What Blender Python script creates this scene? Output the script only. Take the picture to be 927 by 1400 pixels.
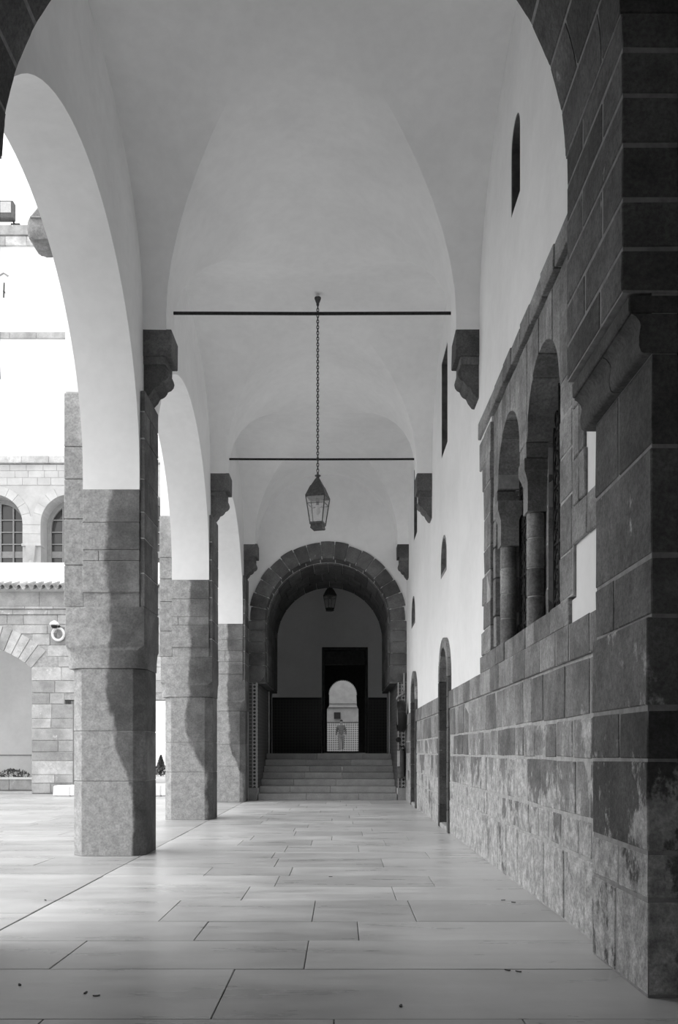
import bpy, bmesh, math, random
from mathutils import Vector, Matrix
R = random.Random(7)
for o in list(bpy.data.objects): bpy.data.objects.remove(o)
S = bpy.context.scene
COL = S.collection
PI = math.pi
# ------------------------------------------------------------------ camera, sky, exposure
E = 1.12                                   # eye height; floor at z = 0, corridor runs along +y
cam_d = bpy.data.cameras.new('camera'); cam = bpy.data.objects.new('camera', cam_d); COL.objects.link(cam)
cam.location = (0, 0, E); cam.rotation_euler = (PI/2, 0, 0)
cam_d.sensor_fit = 'VERTICAL'; cam_d.sensor_height = 24.0
cam_d.lens = 24.0*1200/1400
cam_d.shift_y = 327/1400; cam_d.shift_x = -2.5/1400
cam_d.clip_start = 0.05; cam_d.clip_end = 800
S.camera = cam
world = bpy.data.worlds.new('overcast_sky'); S.world = world; world.use_nodes = True
bg = world.node_tree.nodes['Background']
bg.inputs[0].default_value = (1, 1, 1, 1); bg.inputs[1].default_value = 2.0
S.view_settings.view_transform = 'Standard'; S.view_settings.look = 'None'
S.view_settings.gamma = 1.0; S.view_settings.use_curve_mapping = False
S.view_settings.exposure = -0.33
sun_d = bpy.data.lights.new('hazy_sun', 'SUN'); sun_d.energy = 4.0; sun_d.angle = math.radians(80)
sun = bpy.data.objects.new('hazy_sun', sun_d); COL.objects.link(sun)
sun.rotation_euler = Vector((0.62, 0.02, -1.0)).to_track_quat('-Z', 'Y').to_euler(); sun.location = (-20, -10, 30)
S.cycles.diffuse_bounces = 6; S.cycles.max_bounces = 12

# ------------------------------------------------------------------ helpers
WL = {}                                    # world location of every object made
def link(o, parent=None, loc=(0, 0, 0)):
    COL.objects.link(o); WL[o] = Vector(loc)
    if parent is not None:
        o.parent = parent; o.location = Vector(loc) - WL[parent]
    else: o.location = loc
    return o
def tag(o, label=None, cat=None, group=None, kind=None):
    if label: o['label'] = label
    if cat: o['category'] = cat
    if group: o['group'] = group
    if kind: o['kind'] = kind
    return o
def empty(name, loc, label=None, cat=None, group=None, kind=None):
    o = bpy.data.objects.new(name, None); o.empty_display_size = 0.1
    link(o, None, loc); return tag(o, label, cat, group, kind)
def fin(name, bm, mat, parent=None, smooth=None, recalc=True):
    if recalc: bmesh.ops.recalc_face_normals(bm, faces=bm.faces[:])
    vs = [v.co for v in bm.verts]
    c = Vector([(min(v[i] for v in vs)+max(v[i] for v in vs))/2 for i in range(3)])
    for v in bm.verts: v.co -= c
    me = bpy.data.meshes.new(name); bm.to_mesh(me); bm.free()
    if smooth is not None:
        for p in me.polygons: p.use_smooth = True
        me.set_sharp_from_angle(angle=math.radians(smooth))
    mats = mat if isinstance(mat, (list, tuple)) else [mat]
    for m in mats: me.materials.append(m)
    return link(bpy.data.objects.new(name, me), parent, c)
def abox(bm, x0, x1, y0, y1, z0, z1, jit=0.0):
    j = lambda: R.uniform(-jit, jit) if jit else 0.0
    v = [bm.verts.new((x+j(), y+j(), z+j())) for z in (z0, z1) for y in (y0, y1) for x in (x0, x1)]
    return [bm.faces.new([v[i] for i in f]) for f in ((0,2,3,1),(4,5,7,6),(0,1,5,4),(2,6,7,3),(0,4,6,2),(1,3,7,5))]
def bev(bm, w, seg=1):
    if w > 0: bmesh.ops.bevel(bm, geom=bm.edges[:], offset=w, segments=seg, affect='EDGES', profile=0.5, clamp_overlap=True)
def box(name, x0, x1, y0, y1, z0, z1, mat, parent=None, b=0.0, jit=0.0):
    bm = bmesh.new(); abox(bm, x0, x1, y0, y1, z0, z1, jit); bev(bm, b)
    return fin(name, bm, mat, parent)
def aprism(bm, poly, ax, a0, a1):
    mk = {'x': lambda p, a: (a, p[0], p[1]), 'y': lambda p, a: (p[0], a, p[1]), 'z': lambda p, a: (p[0], p[1], a)}[ax]
    A = [bm.verts.new(mk(p, a0)) for p in poly]; B = [bm.verts.new(mk(p, a1)) for p in poly]
    n = len(poly); bm.faces.new(A); bm.faces.new(B[::-1])
    for i in range(n): bm.faces.new((A[i], B[i], B[(i+1) % n], A[(i+1) % n]))
def prism(name, poly, ax, a0, a1, mat, parent=None, b=0.0, smooth=None, tri=False):
    bm = bmesh.new(); aprism(bm, poly, ax, a0, a1); bev(bm, b)
    if tri:
        bm.normal_update(); bmesh.ops.triangulate(bm, faces=[f for f in bm.faces if len(f.verts) > 4])
    return fin(name, bm, mat, parent, smooth)
def alathe(bm, prof, c, ax='z', n=16, a0=0.0, cap=True):
    rings = []
    for r, h in prof:
        ring = []
        for i in range(n):
            t = a0+2*PI*i/n; u, w = r*math.cos(t), r*math.sin(t)
            p = {'z': (u, w, h), 'x': (h, u, w), 'y': (u, h, w)}[ax]
            ring.append(bm.verts.new((c[0]+p[0], c[1]+p[1], c[2]+p[2])))
        rings.append(ring)
    for a, b in zip(rings, rings[1:]):
        for i in range(n): bm.faces.new((a[i], a[(i+1) % n], b[(i+1) % n], b[i]))
    if cap: bm.faces.new(rings[0]); bm.faces.new(rings[-1][::-1])
def lathe(name, prof, c, mat, parent=None, ax='z', n=16, a0=0.0, smooth=35):
    bm = bmesh.new(); alathe(bm, prof, c, ax, n, a0); return fin(name, bm, mat, parent, smooth)
def atube(bm, pts, r, n=8, closed=False):
    pts = [Vector(p) for p in pts]; m = len(pts); rings = []
    up = Vector((0.13, 0.27, 1)).normalized()
    for i in range(m):
        if closed: d = pts[(i+1) % m]-pts[i-1]
        else: d = pts[min(i+1, m-1)]-pts[max(i-1, 0)]
        d.normalize(); s = d.cross(up)
        if s.length < 0.05: s = d.cross(Vector((1, 0, 0)))
        s.normalize(); t = s.cross(d)
        rr = r[i] if isinstance(r, (list, tuple)) else r
        rings.append([bm.verts.new(pts[i]+s*rr*math.cos(2*PI*k/n)+t*rr*math.sin(2*PI*k/n)) for k in range(n)])
    for i in range(m if closed else m-1):
        a, b = rings[i], rings[(i+1) % m]
        for k in range(n): bm.faces.new((a[k], a[(k+1) % n], b[(k+1) % n], b[k]))
    if not closed: bm.faces.new(rings[0][::-1]); bm.faces.new(rings[-1])
def tube(name, pts, r, mat, parent=None, n=8, closed=False):
    bm = bmesh.new(); atube(bm, pts, r, n, closed); return fin(name, bm, mat, parent, 40)
def arc(cx, cz, r, a0, a1, n):
    return [(cx+r*math.cos(a0+(a1-a0)*i/n), cz+r*math.sin(a0+(a1-a0)*i/n)) for i in range(n+1)]
def vous(cx, cz, r0, r1, a0, a1, n=2):
    return arc(cx, cz, r0, a0, a1, n)+arc(cx, cz, r1, a1, a0, n)
def widths(a, b, lo, hi):
    out = [a]
    while out[-1] < b-1e-6:
        w = R.uniform(lo, hi)
        if b-out[-1]-w < lo*0.8: w = b-out[-1] if b-out[-1] < hi*1.25 else (b-out[-1])/2
        out.append(min(b, out[-1]+w))
    return out

# ------------------------------------------------------------------ materials
class N:
    def __init__(s, name):
        s.m = bpy.data.materials.new(name); s.m.use_nodes = True; s.t = s.m.node_tree
        s.b = s.t.nodes['Principled BSDF']; s.g = s.t.nodes.new('ShaderNodeNewGeometry'); s.P = s.g.outputs['Position']
    def put(s, sock, v):
        if isinstance(v, bpy.types.NodeSocket): s.t.links.new(v, sock)
        else: sock.default_value = v
    def math(s, op, a, b=0.0, c=None, clamp=False):
        n = s.t.nodes.new('ShaderNodeMath'); n.operation = op; n.use_clamp = clamp
        s.put(n.inputs[0], a); s.put(n.inputs[1], b)
        if c is not None: s.put(n.inputs[2], c)
        return n.outputs[0]
    def noise(s, scale, detail=4, rough=0.6, vec=None, stretch=None):
        v = vec or s.P
        if stretch:
            mp = s.t.nodes.new('ShaderNodeMapping'); s.put(mp.inputs[0], v); mp.inputs['Scale'].default_value = stretch; v = mp.outputs[0]
        n = s.t.nodes.new('ShaderNodeTexNoise'); n.inputs['Scale'].default_value = scale
        n.inputs['Detail'].default_value = detail; n.inputs['Roughness'].default_value = rough
        s.put(n.inputs['Vector'], v); return n.outputs[0]
    def ramp(s, v, lo, hi, a=0.0, b=1.0):
        n = s.t.nodes.new('ShaderNodeMapRange'); n.interpolation_type = 'SMOOTHSTEP'
        s.put(n.inputs[0], v); n.inputs[1].default_value = lo; n.inputs[2].default_value = hi
        n.inputs[3].default_value = a; n.inputs[4].default_value = b; return n.outputs[0]
    def xyz(s):
        n = s.t.nodes.new('ShaderNodeSeparateXYZ'); s.put(n.inputs[0], s.P); return n.outputs
    def rnd(s): return s.t.nodes.new('ShaderNodeObjectInfo').outputs['Random']
    def mixv(s, f, a, b):
        n = s.t.nodes.new('ShaderNodeMix'); s.put(n.inputs[0], f); s.put(n.inputs[2], a); s.put(n.inputs[3], b); return n.outputs[0]
    def grey(s, v):
        n = s.t.nodes.new('ShaderNodeCombineColor')
        for i in range(3): s.put(n.inputs[i], v)
        s.t.links.new(n.outputs[0], s.b.inputs['Base Color'])
    def bump(s, h, st=0.3, d=0.02):
        n = s.t.nodes.new('ShaderNodeBump'); n.inputs['Strength'].default_value = st; n.inputs['Distance'].default_value = d
        s.put(n.inputs['Height'], h); s.t.links.new(n.outputs[0], s.b.inputs['Normal'])
    def done(s, rough=0.85, spec=0.3, metal=0.0):
        s.put(s.b.inputs['Roughness'], rough); s.b.inputs['Specular IOR Level'].default_value = spec; s.b.inputs['Metallic'].default_value = metal
        return s.m
def plain(name, v, rough=0.6, var=0.15, sc=6, metal=0.0, spec=0.3, bump=0.0):
    n = N(name); f = n.noise(sc, 5); n.grey(n.ramp(f, 0.3, 0.7, v*(1-var), v*(1+var)))
    if bump: n.bump(n.noise(sc*8, 4), bump, 0.01)
    return n.done(rough, spec, metal)
def plaster(name, v):
    n = N(name); a = n.noise(0.7, 4); b = n.noise(9, 5)
    k = n.math('MULTIPLY', n.ramp(a, 0.3, 0.7, 0.94, 1.03), n.ramp(b, 0.25, 0.75, 0.975, 1.02))
    n.grey(n.math('MULTIPLY', k, v)); n.bump(n.noise(5, 6), 0.12, 0.02); return n.done(0.9, 0.15)
def stone(name, lo, hi, lime=0.0, limev=0.4, rndamt=0.25, gritty=0.35, limez=None, bleach=None):
    """lo..hi: darkest and lightest stone; lime: share of surface under pale efflorescence."""
    n = N(name); a = n.noise(2.6, 5, 0.62); b = n.noise(45, 6, 0.75); c = n.noise(11, 5, 0.65)
    v = n.ramp(a, 0.3, 0.72, lo, hi)
    v = n.math('MULTIPLY', v, n.ramp(n.rnd(), 0, 1, 1-rndamt, 1+rndamt))
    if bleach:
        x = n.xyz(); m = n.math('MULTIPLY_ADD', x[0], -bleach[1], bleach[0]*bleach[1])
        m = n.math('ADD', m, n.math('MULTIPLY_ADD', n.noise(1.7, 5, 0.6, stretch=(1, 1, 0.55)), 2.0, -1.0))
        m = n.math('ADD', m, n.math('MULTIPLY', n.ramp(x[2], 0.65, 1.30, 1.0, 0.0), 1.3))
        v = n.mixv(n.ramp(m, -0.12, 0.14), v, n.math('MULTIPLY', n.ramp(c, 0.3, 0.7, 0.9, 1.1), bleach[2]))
    if lime:
        l = n.noise(3.1, 6, 0.7, stretch=(1, 1, 0.7))
        if limez is not None:
            l = n.math('ADD', l, n.ramp(n.xyz()[2], 0.35, limez+0.15, 0.12, -0.16))
        l = n.math('ADD', l, n.math('MULTIPLY_ADD', n.rnd(), 0.13, -0.055))
        m = n.ramp(l, 0.65-lime, 0.73-lime)
        v = n.mixv(m, v, n.math('MULTIPLY', n.ramp(c, 0.3, 0.7, 0.75, 1.15), limev))
    v = n.math('MULTIPLY', v, n.ramp(b, 0.25, 0.75, 1-gritty, 1+gritty)); v = n.math('MULTIPLY', v, n.ramp(c, 0.25, 0.75, 1-gritty*0.38, 1+gritty*0.38))
    n.grey(v); n.bump(n.math('ADD', b, n.math('MULTIPLY', c, 1.5)), 0.5, 0.012); return n.done(0.88, 0.25)
def tiles(name, pitch, a, b, kind):
    n = N(name); x = n.xyz(); u = n.math('DIVIDE', n.math('ADD', x[0], x[1]), pitch); w = n.math('DIVIDE', x[2], pitch)
    fu = n.math('ABSOLUTE', n.math('SUBTRACT', n.math('FRACT', u), 0.5)); fw = n.math('ABSOLUTE', n.math('SUBTRACT', n.math('FRACT', w), 0.5))
    if kind == 'diamond': m = n.math('LESS_THAN', n.math('ADD', fu, fw), 0.42)
    else: m = n.math('LESS_THAN', n.math('MAXIMUM', fu, fw), 0.36)
    n.grey(n.mixv(m, b, a)); return n.done(0.35, 0.4)

M = {}
M['plaster'] = plaster('white_plaster', 0.90)
M['facade'] = stone('pale_facade_stone', 0.49, 0.58, 0, 0, 0.05, 0.06)
M['white'] = plaster('whitewash', 0.85)
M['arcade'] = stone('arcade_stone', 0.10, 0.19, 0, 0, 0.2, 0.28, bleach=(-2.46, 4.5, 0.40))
M['wall'] = stone('dado_stone', 0.17, 0.31, 0.155, 0.46, 0.3, 0.36, limez=1.6)
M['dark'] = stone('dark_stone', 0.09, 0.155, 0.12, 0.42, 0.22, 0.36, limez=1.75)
M['court'] = stone('courtyard_stone', 0.36, 0.55, 0.06, 0.6, 0.2, 0.15)
M['spout'] = stone('stained_spout_stone', 0.14, 0.36, 0, 0, 0.1, 0.25)
M['jamb'] = stone('door_jamb_stone', 0.08, 0.14, 0, 0, 0.15, 0.3)
M['mortar'] = plain('lime_mortar', 0.42, 0.9, 0.2, 14, bump=0.3)
M['dmortar'] = plain('grey_mortar', 0.28, 0.9, 0.2, 14, bump=0.3)
M['grout'] = plain('floor_joint', 0.10, 0.9, 0.2, 14)
M['iron'] = plain('dark_iron', 0.03, 0.5, 0.3, 30, 0.5)
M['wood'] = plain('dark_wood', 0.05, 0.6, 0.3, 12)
M['slot'] = plain('brown_frame_paint', 0.11, 0.6, 0.3, 8)
M['tread'] = stone('stair_stone', 0.30, 0.38, 0, 0, 0.12, 0.12)
M['tile_dark'] = tiles('dark_zellige', 0.092, 0.012, 0.05, 'grid')
M['tile_jamb'] = tiles('jamb_zellige', 0.085, 0.06, 0.16, 'grid')
M['tile_diamond'] = tiles('diamond_zellige', 0.085, 0.02, 0.33, 'diamond')
M['tile_pale'] = tiles('pale_zellige', 0.13, 0.10, 0.42, 'diamond')
M['strip'] = plain('white_marble_strip', 0.5, 0.4, 0.1, 20)
M['court2'] = plain('patio_wall', 0.30, 0.9, 0.1, 3)
M['roof_tile'] = stone('clay_roof_tile', 0.30, 0.42, 0, 0, 0.2, 0.15)
M['frame'] = plain('window_paint', 0.32, 0.5, 0.08, 10)
M['lmetal'] = plain('dull_lantern_metal', 0.075, 0.5, 0.3, 30, 0.3)
M['leaf'] = plain('leaf', 0.15, 0.6, 0.3, 5)
M['bark'] = plain('bark', 0.08, 0.9, 0.3, 12)
M['black'] = plain('black_rubber', 0.02, 0.5, 0.2, 20)
M['metal'] = plain('grey_metal', 0.3, 0.4, 0.1, 20, 0.4)
M['skin'] = plain('skin', 0.28, 0.6, 0.1, 20)
M['shirt'] = plain('grey_shirt', 0.12, 0.9, 0.2, 15)
M['trousers'] = plain('pale_trousers', 0.17, 0.9, 0.15, 15)
M['hair'] = plain('dark_hair', 0.02, 0.6, 0.3, 60)
def floor_mat(name, lo, hi):
    n = N(name); a = n.noise(1.1, 5, 0.6); st = n.noise(3.0, 5, 0.6, stretch=(0.35, 1.6, 1)); d = n.noise(70, 2, 0.5)
    v = n.math('MULTIPLY', n.ramp(a, 0.3, 0.7, lo, hi), n.ramp(st, 0.3, 0.7, 0.90, 1.08))
    v = n.math('MULTIPLY', v, n.ramp(n.rnd(), 0, 1, 0.88, 1.1))
    v = n.math('MULTIPLY', v, n.ramp(d, 0.72, 0.78, 1.0, 0.6))
    n.grey(v); n.bump(n.noise(7, 5), 0.10, 0.01); return n.done(n.ramp(st, 0.3, 0.7, 0.26, 0.42), 0.45)
M['floor'] = floor_mat('polished_paving', 0.48, 0.58); M['court_floor'] = floor_mat('courtyard_paving', 0.38, 0.46)
def glass(name, v, alpha):
    n = N(name); n.b.inputs['Base Color'].default_value = (v, v, v, 1); n.b.inputs['Alpha'].default_value = alpha
    return n.done(0.1, 0.5)
M['lantern_glass'] = glass('dusty_lantern_glass', 0.5, 0.35)
M['pane'] = glass('window_glass', 0.05, 1.0); M['pane'].node_tree.nodes['Principled BSDF'].inputs['Specular IOR Level'].default_value = 0.8

# ------------------------------------------------------------------ main dimensions
CX = -0.322                                # corridor axis
XW = 1.503                                 # right wall face
XL, XLO = -2.146, -2.75                    # arcade wall, inner and outer face
BAY = 4.93; YC = [4.79+BAY*i for i in range(4)]   # pillar centres
HP = 0.365                                 # half pillar
YE = 20.06                                 # end wall
Z0, RV = 5.87, 1.572                       # vault springing and radius
TOP = 7.9

# ------------------------------------------------------------------ floor
fl = box('floor', -15, 2.0, -2.5, 23.4, -0.3, -0.012, M['grout']); tag(fl, kind='structure')
rows = [1.2, 2.0, 2.85, 3.67, 4.51, 5.19, 5.77, 6.59, 7.26]
while rows[-1] < 20.0: rows.append(rows[-1]+R.uniform(0.56, 0.76))
rows[-1] = 20.1
known = {3: [-0.545], 4: [-1.5, -0.19], 5: [-0.87, 0.108], 6: [-1.2, -0.19, 0.5], 7: [-0.75, 0.42]}
def paver(x0, x1, y0, y1, m='floor'):
    g = 0.003
    bm = bmesh.new(); abox(bm, x0+g, x1-g, y0+g, y1-g, -0.05, 0.0)
    for v in bm.verts:
        if v.co.z > -0.01: v.co.z += R.uniform(-0.0015, 0.0015)
    bev(bm, 0.002); fin('paver', bm, M[m], fl)
for i in range(len(rows)-1):
    y0, y1 = rows[i], rows[i+1]
    if i in known: xs = [-2.13]+known[i]+[XW+0.05]
    else: xs = widths(-2.13-R.uniform(0, 0.01), XW+0.05, 0.75, 1.7)
    for a, b in zip(xs, xs[1:]): paver(a, b, y0, y1)
y = 3.6
while y < 23.0:
    y1 = min(y+R.uniform(0.55, 0.72), 23.1)
    far = -0.40*y1-1.0
    if far < -2.7:
        for a, b in zip(*(lambda w: (w, w[1:]))(widths(far, -2.14, 0.8, 1.8))): paver(a, b, y, y1, 'court_floor')
    y = y1
tag(box('ground', -120, 60, 23.4, 300, -0.5, -0.02, M['court']), kind='structure')

# ------------------------------------------------------------------ ceiling: three groin-vaulted bays
def vault():
    bm = bmesh.new(); n = 20
    th = [-PI/2+PI*i/n for i in range(n+1)]
    xs = [(XL-0.1, -PI/2)]+[(CX+RV*math.sin(t), t) for t in th]+[(XW+0.1, PI/2)]
    for k in range(3):
        yc = (YC[k]+YC[k+1])/2; hb = BAY/2-0.2
        ys = [(yc-BAY/2, -PI/2)]+[(yc+hb*math.sin(t), t) for t in th]+[((yc+BAY/2) if k < 2 else YE+0.05, PI/2)]
        G = {}
        for i, (x, u) in enumerate(xs):
            for j, (yy, v) in enumerate(ys):
                z = Z0+max(RV*math.cos(u), (RV+0.06)*math.cos(v))
                G[i, j] = bm.verts.new((x, yy, z))
        for i in range(len(xs)-1):
            for j in range(len(ys)-1):
                a, b, c, d = G[i, j], G[i+1, j], G[i+1, j+1], G[i, j+1]
                um = xs[i][1]+xs[i+1][1]; vm = ys[j][1]+ys[j+1][1]
                if um*vm >= 0: bm.faces.new((a, b, c)); bm.faces.new((a, c, d))
                else: bm.faces.new((a, b, d)); bm.faces.new((b, c, d))
    bmesh.ops.remove_doubles(bm, verts=bm.verts[:], dist=1e-4)
    bmesh.ops.recalc_face_normals(bm, faces=bm.faces[:])
    bmesh.ops.reverse_faces(bm, faces=bm.faces[:])
    return fin('ceiling', bm, M['plaster'], None, 16, recalc=False)
ce = tag(vault(), kind='structure')
for k in (0, 1, 2, 3):
    for a, b in ((XL-0.05, CX-RV), (CX+RV, XW+0.05)):
        box('impost', a, b, YC[k]-0.2, YC[k]+0.2, 5.69, Z0+0.001, M['plaster'], ce)
tag(box('roof', XLO, 2.6, -2.5, 23.7, TOP, TOP+0.3, M['white']), kind='structure')
# the bay the photographer stands in
tag(box('wall_back', XLO, 2.6, -2.6, -2.4, 0, TOP, M['plaster']), kind='structure')
tag(box('ceiling_porch', XLO, 2.6, -2.4, 4.05, 6.4, 6.6, M['plaster']), kind='structure')
tag(box('wall_porch_right', 1.9, 2.6, -2.4, 4.0, 0, 6.4, M['plaster']), kind='structure')

# ------------------------------------------------------------------ wall_left: plastered arcade wall with round arches
def arcade():
    zs = 4.07; zb = 3.91; P = [(-2.4, 0), (YC[0]+HP, 0)]
    for k in range(3):
        ya, yb = YC[k]+HP, YC[k+1]-HP; r = (yb-ya)/2; c = (ya+yb)/2
        P += arc(c, zs, r, PI, 0, 40)
        P += [(yb, zb), (YC[k+1]+HP, zb)]
    P[-1] = (23.6, zb); P += [(23.6, TOP), (-2.4, TOP)]
    o = prism('wall_left', P, 'x', XLO, XL, M['plaster'], None, 0, 20, True)
    return tag(o, kind='structure')
wl = arcade()
box('rear_pier', XLO, XL, YC[3]+HP, 23.6, 0, 3.92, M['plaster'], wl)

# ------------------------------------------------------------------ wall_right: solid wall with recesses cut out
def arch_poly(y0, y1, zb, zs, n=14):
    c = (y0+y1)/2; return [(y0, zb)]+[(y1, zb)]+arc(c, zs, (y1-y0)/2, 0, PI, n)
WIN = (5.60, 8.74, 2.10, 4.47)
SL1 = arch_poly(7.36, 7.74, 5.82, 6.38); SL2 = [(12.37, 5.48), (13.10, 5.48), (13.10, 6.90), (12.37, 6.90)]
SL3 = [(17.30, 5.44), (18.05, 5.44), (18.05, 6.88), (17.30, 6.88)]
NI1 = arch_poly(12.46, 13.16, 3.70, 3.92, 8); NI2 = arch_poly(17.75, 18.62, 3.72, 3.90, 8)
DOORS = (12.53, 17.75)
def cut_wall():
    bm = bmesh.new(); abox(bm, XW, 2.6, 4.0, YE+0.02, 0, TOP); w = fin('wall_right', bm, M['plaster'])
    cb = bmesh.new()
    aprism(cb, [(WIN[0], WIN[2]), (WIN[1], WIN[2]), (WIN[1], WIN[3]), (WIN[0], WIN[3])], 'x', 1.3, 2.3)
    aprism(cb, [(4.99, 4.37), (5.59, 4.37), (5.59, 4.47), (4.99, 4.47)], 'x', 1.3, 1.62)
    for p in (SL1, SL2, SL3, NI1, NI2): aprism(cb, p, 'x', 1.3, 1.95)
    for c in DOORS: aprism(cb, arch_poly(c-0.55, c+0.55, -0.2, 2.12), 'x', 1.3, 2.1)
    cu = fin('cutter', cb, M['plaster'])
    m = w.modifiers.new('cut', 'BOOLEAN'); m.operation = 'DIFFERENCE'; m.object = cu; m.solver = 'EXACT'
    bpy.context.view_layer.update(); dg = bpy.context.evaluated_depsgraph_get()
    me = bpy.data.meshes.new_from_object(w.evaluated_get(dg)); w.modifiers.clear(); w.data = me
    bpy.data.objects.remove(cu)
    return tag(w, kind='structure')
wr = cut_wall()
# dado of squared stones with lime joints, coping course on top
COURSES = [0.0, 0.47, 0.71, 1.07, 1.33, 1.696]
SPANS = [(4.86, 11.93), (13.15, 17.18), (18.35, YE-0.02)]
for a, b in SPANS:
    box('mortar_bed', XW-0.018, XW+0.02, a, b, 0, 1.93, M['mortar'], wr)
    for ci in range(5):
        z0, z1 = COURSES[ci], COURSES[ci+1]
        lo, hi = ((0.30, 0.62) if z1-z0 > 0.3 else (0.28, 0.5))
        if a > 12: lo, hi = lo*1.2, hi*1.3
        ws = widths(a, b, lo, hi)
        for p, q in zip(ws, ws[1:]):
            box('stone', XW-0.022+R.uniform(-0.004, 0.002), XW+0.02, p+0.011, q-0.011, z0+R.uniform(0.006, 0.014), z1-R.uniform(0.006, 0.016), M['wall'], wr, 0.006, 0.005)
    ws = widths(a, b, 0.28, 0.6)
    box('mortar_bed', XW-0.035, XW+0.01, a, b, 1.702, 1.933, M['mortar'], wr)
    for p, q in zip(ws, ws[1:]):
        box('coping_stone', XW-0.040, XW+0.02, p+0.009, q-0.009, 1.700, 1.935, M['wall'], wr, 0.006, 0.003)

# ------------------------------------------------------------------ twin arched window with stone surround
w1 = empty('window_1', (XW, 7.1, 2.12), kind='structure')
ZS, RA, CA, CB, ZI = 3.59, 0.515, 7.785, 6.465, 2.12
XF, XB = XW-0.022, 1.95                    # stone face, depth of reveals
def wstone(y0, y1, z0, z1, x0=XF, x1=XB, j=0.004, nm='stone'):
    return box(nm, x0+R.uniform(-0.004, 0.004), x1, y0+0.006, y1-0.006, z0+0.006, z1-0.006, M['wall'], w1, 0.006, j)
box('mortar_bed', XW-0.017, XW+0.004, 8.735, 9.08, 2.12, 4.40, M['mortar'], w1)
box('mortar_bed', XW-0.022, XW+0.004, 4.98, 9.38, 4.472, 4.60, M['mortar'], w1)
box('groove_back', XW+0.16, XW+0.2, 8.50, 8.735, 2.1, 4.46, M['dark'], w1)  # dark stone puts part of the groove's shade into its colour
# outer surround, toothed against the plaster
zz = [2.12, 2.37, 2.63, 2.93, 3.18, 3.50, 3.82, 4.10, 4.40]
for z0, z1 in zip(zz, zz[1:]):
    ye = R.choice([9.10, 9.28, 9.40, 9.20])
    ym = 8.72+(ye-8.72)*R.uniform(0.4, 0.6)
    wstone(8.70, ym, z0, z1, XF, XW+0.17); wstone(ym, ye, z0, z1, XF, XW+0.02)
ws = widths(4.97, 9.44, 0.34, 0.6)
for p, q in zip(ws, ws[1:]): wstone(p, q, 4.455, 4.62+R.uniform(-0.01, 0.02), XF-0.01, XW+0.06, nm='hood_stone')
box('groove_back', XW+0.10, XW+0.115, 5.0, 8.7, 4.371, 4.468, M['dark'], w1)  # darker than the surround, so the colour adds to the top groove's shade
# sill course
ws = widths(4.97, 9.36, 0.3, 0.55)
for p, q in zip(ws, ws[1:]):
    if q < 5.75 and q > 5.0: continue
    wstone(p, q, 1.935, 2.12, XF, XW+0.05 if p > 8.5 else XB, nm='sill_stone')
box('sill_bed', XW+0.01, 2.1, 5.62, 8.60, 2.08, 2.112, M['mortar'], w1)
# stones above the springing: vertical joints, undersides follow the two arches
def under(y):
    z = ZS
    for c in (CA, CB):
        d = abs(y-c)
        if d < RA: z = max(z, ZS+math.sqrt(RA*RA-d*d))
    return z
cuts = [5.20, 5.55, 5.94]+[CB-RA+2*RA*i/5 for i in (1, 2, 3, 4)]+[6.985, 7.27]+[CA-RA+2*RA*i/5 for i in (1, 2, 3, 4)]+[8.30, 8.52]
for p, q in zip(cuts, cuts[1:]):
    g = 0.005; n = 6
    bot = [(p+g+(q-p-2*g)*i/n, under(p+g+(q-p-2*g)*i/n)) for i in range(n+1)]
    prism('arch_stone', bot+[(q-g, 4.372), (p+g, 4.372)], 'x', XF+R.uniform(-0.004, 0.004), XB, M['wall'], w1, 0.004)
bb = [5.22+(8.51-5.22)*i/80 for i in range(81)]
prism('mortar_bed', [(q, under(q)+0.012) for q in bb]+[(8.51, 4.366), (5.22, 4.366)], 'x', XF+0.006, XB-0.02, M['mortar'], w1, 0, None, True)
# jambs under the springing
zj = [2.12, 2.42, 2.78, 3.08, 3.34, 3.59]
wstone(7.0, 7.265, 3.46, 3.59); wstone(8.30, 8.42, 3.46, 3.59)
for z0, z1 in zip(zj, zj[1:]):
    wstone(8.40, 8.52, z0, z1); wstone(8.30, 8.42, z0, z1, 1.655)
    wstone(7.00, 7.265, z0, z1, 1.650)
    wstone(5.62, 5.94, z0, z1)
box('mortar_bed', 1.655, 1.94, 7.005, 7.26, 2.12, 3.59, M['mortar'], w1)
box('mortar_bed', 1.660, 1.94, 8.305, 8.50, 2.12, 3.59, M['mortar'], w1)
box('mortar_bed', XW-0.018, 1.94, 5.605, 5.933, 2.12, 4.36, M['mortar'], w1)
# pilaster-side stones with gaps that show plaster
for z0, z1, ye in ((2.12, 2.43, 5.66), (2.43, 2.68, 5.02), (2.68, 2.98, 5.34), (2.98, 3.30, 5.36), (3.30, 3.62, 5.0)):
    wstone(ye, ye+(5.62-ye)*0.45 if 5.62-ye > 0.2 else 5.62, z0, z1, XF, XW+0.02)
    if 5.62-ye > 0.2: wstone(ye+(5.62-ye)*0.45, 5.63, z0, z1, XF, XW+0.02)
for z0, z1 in ((3.62, 3.9), (3.9, 4.16), (4.16, 4.39)): wstone(4.97, 5.20, z0, z1, XF, XW+0.02)
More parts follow.
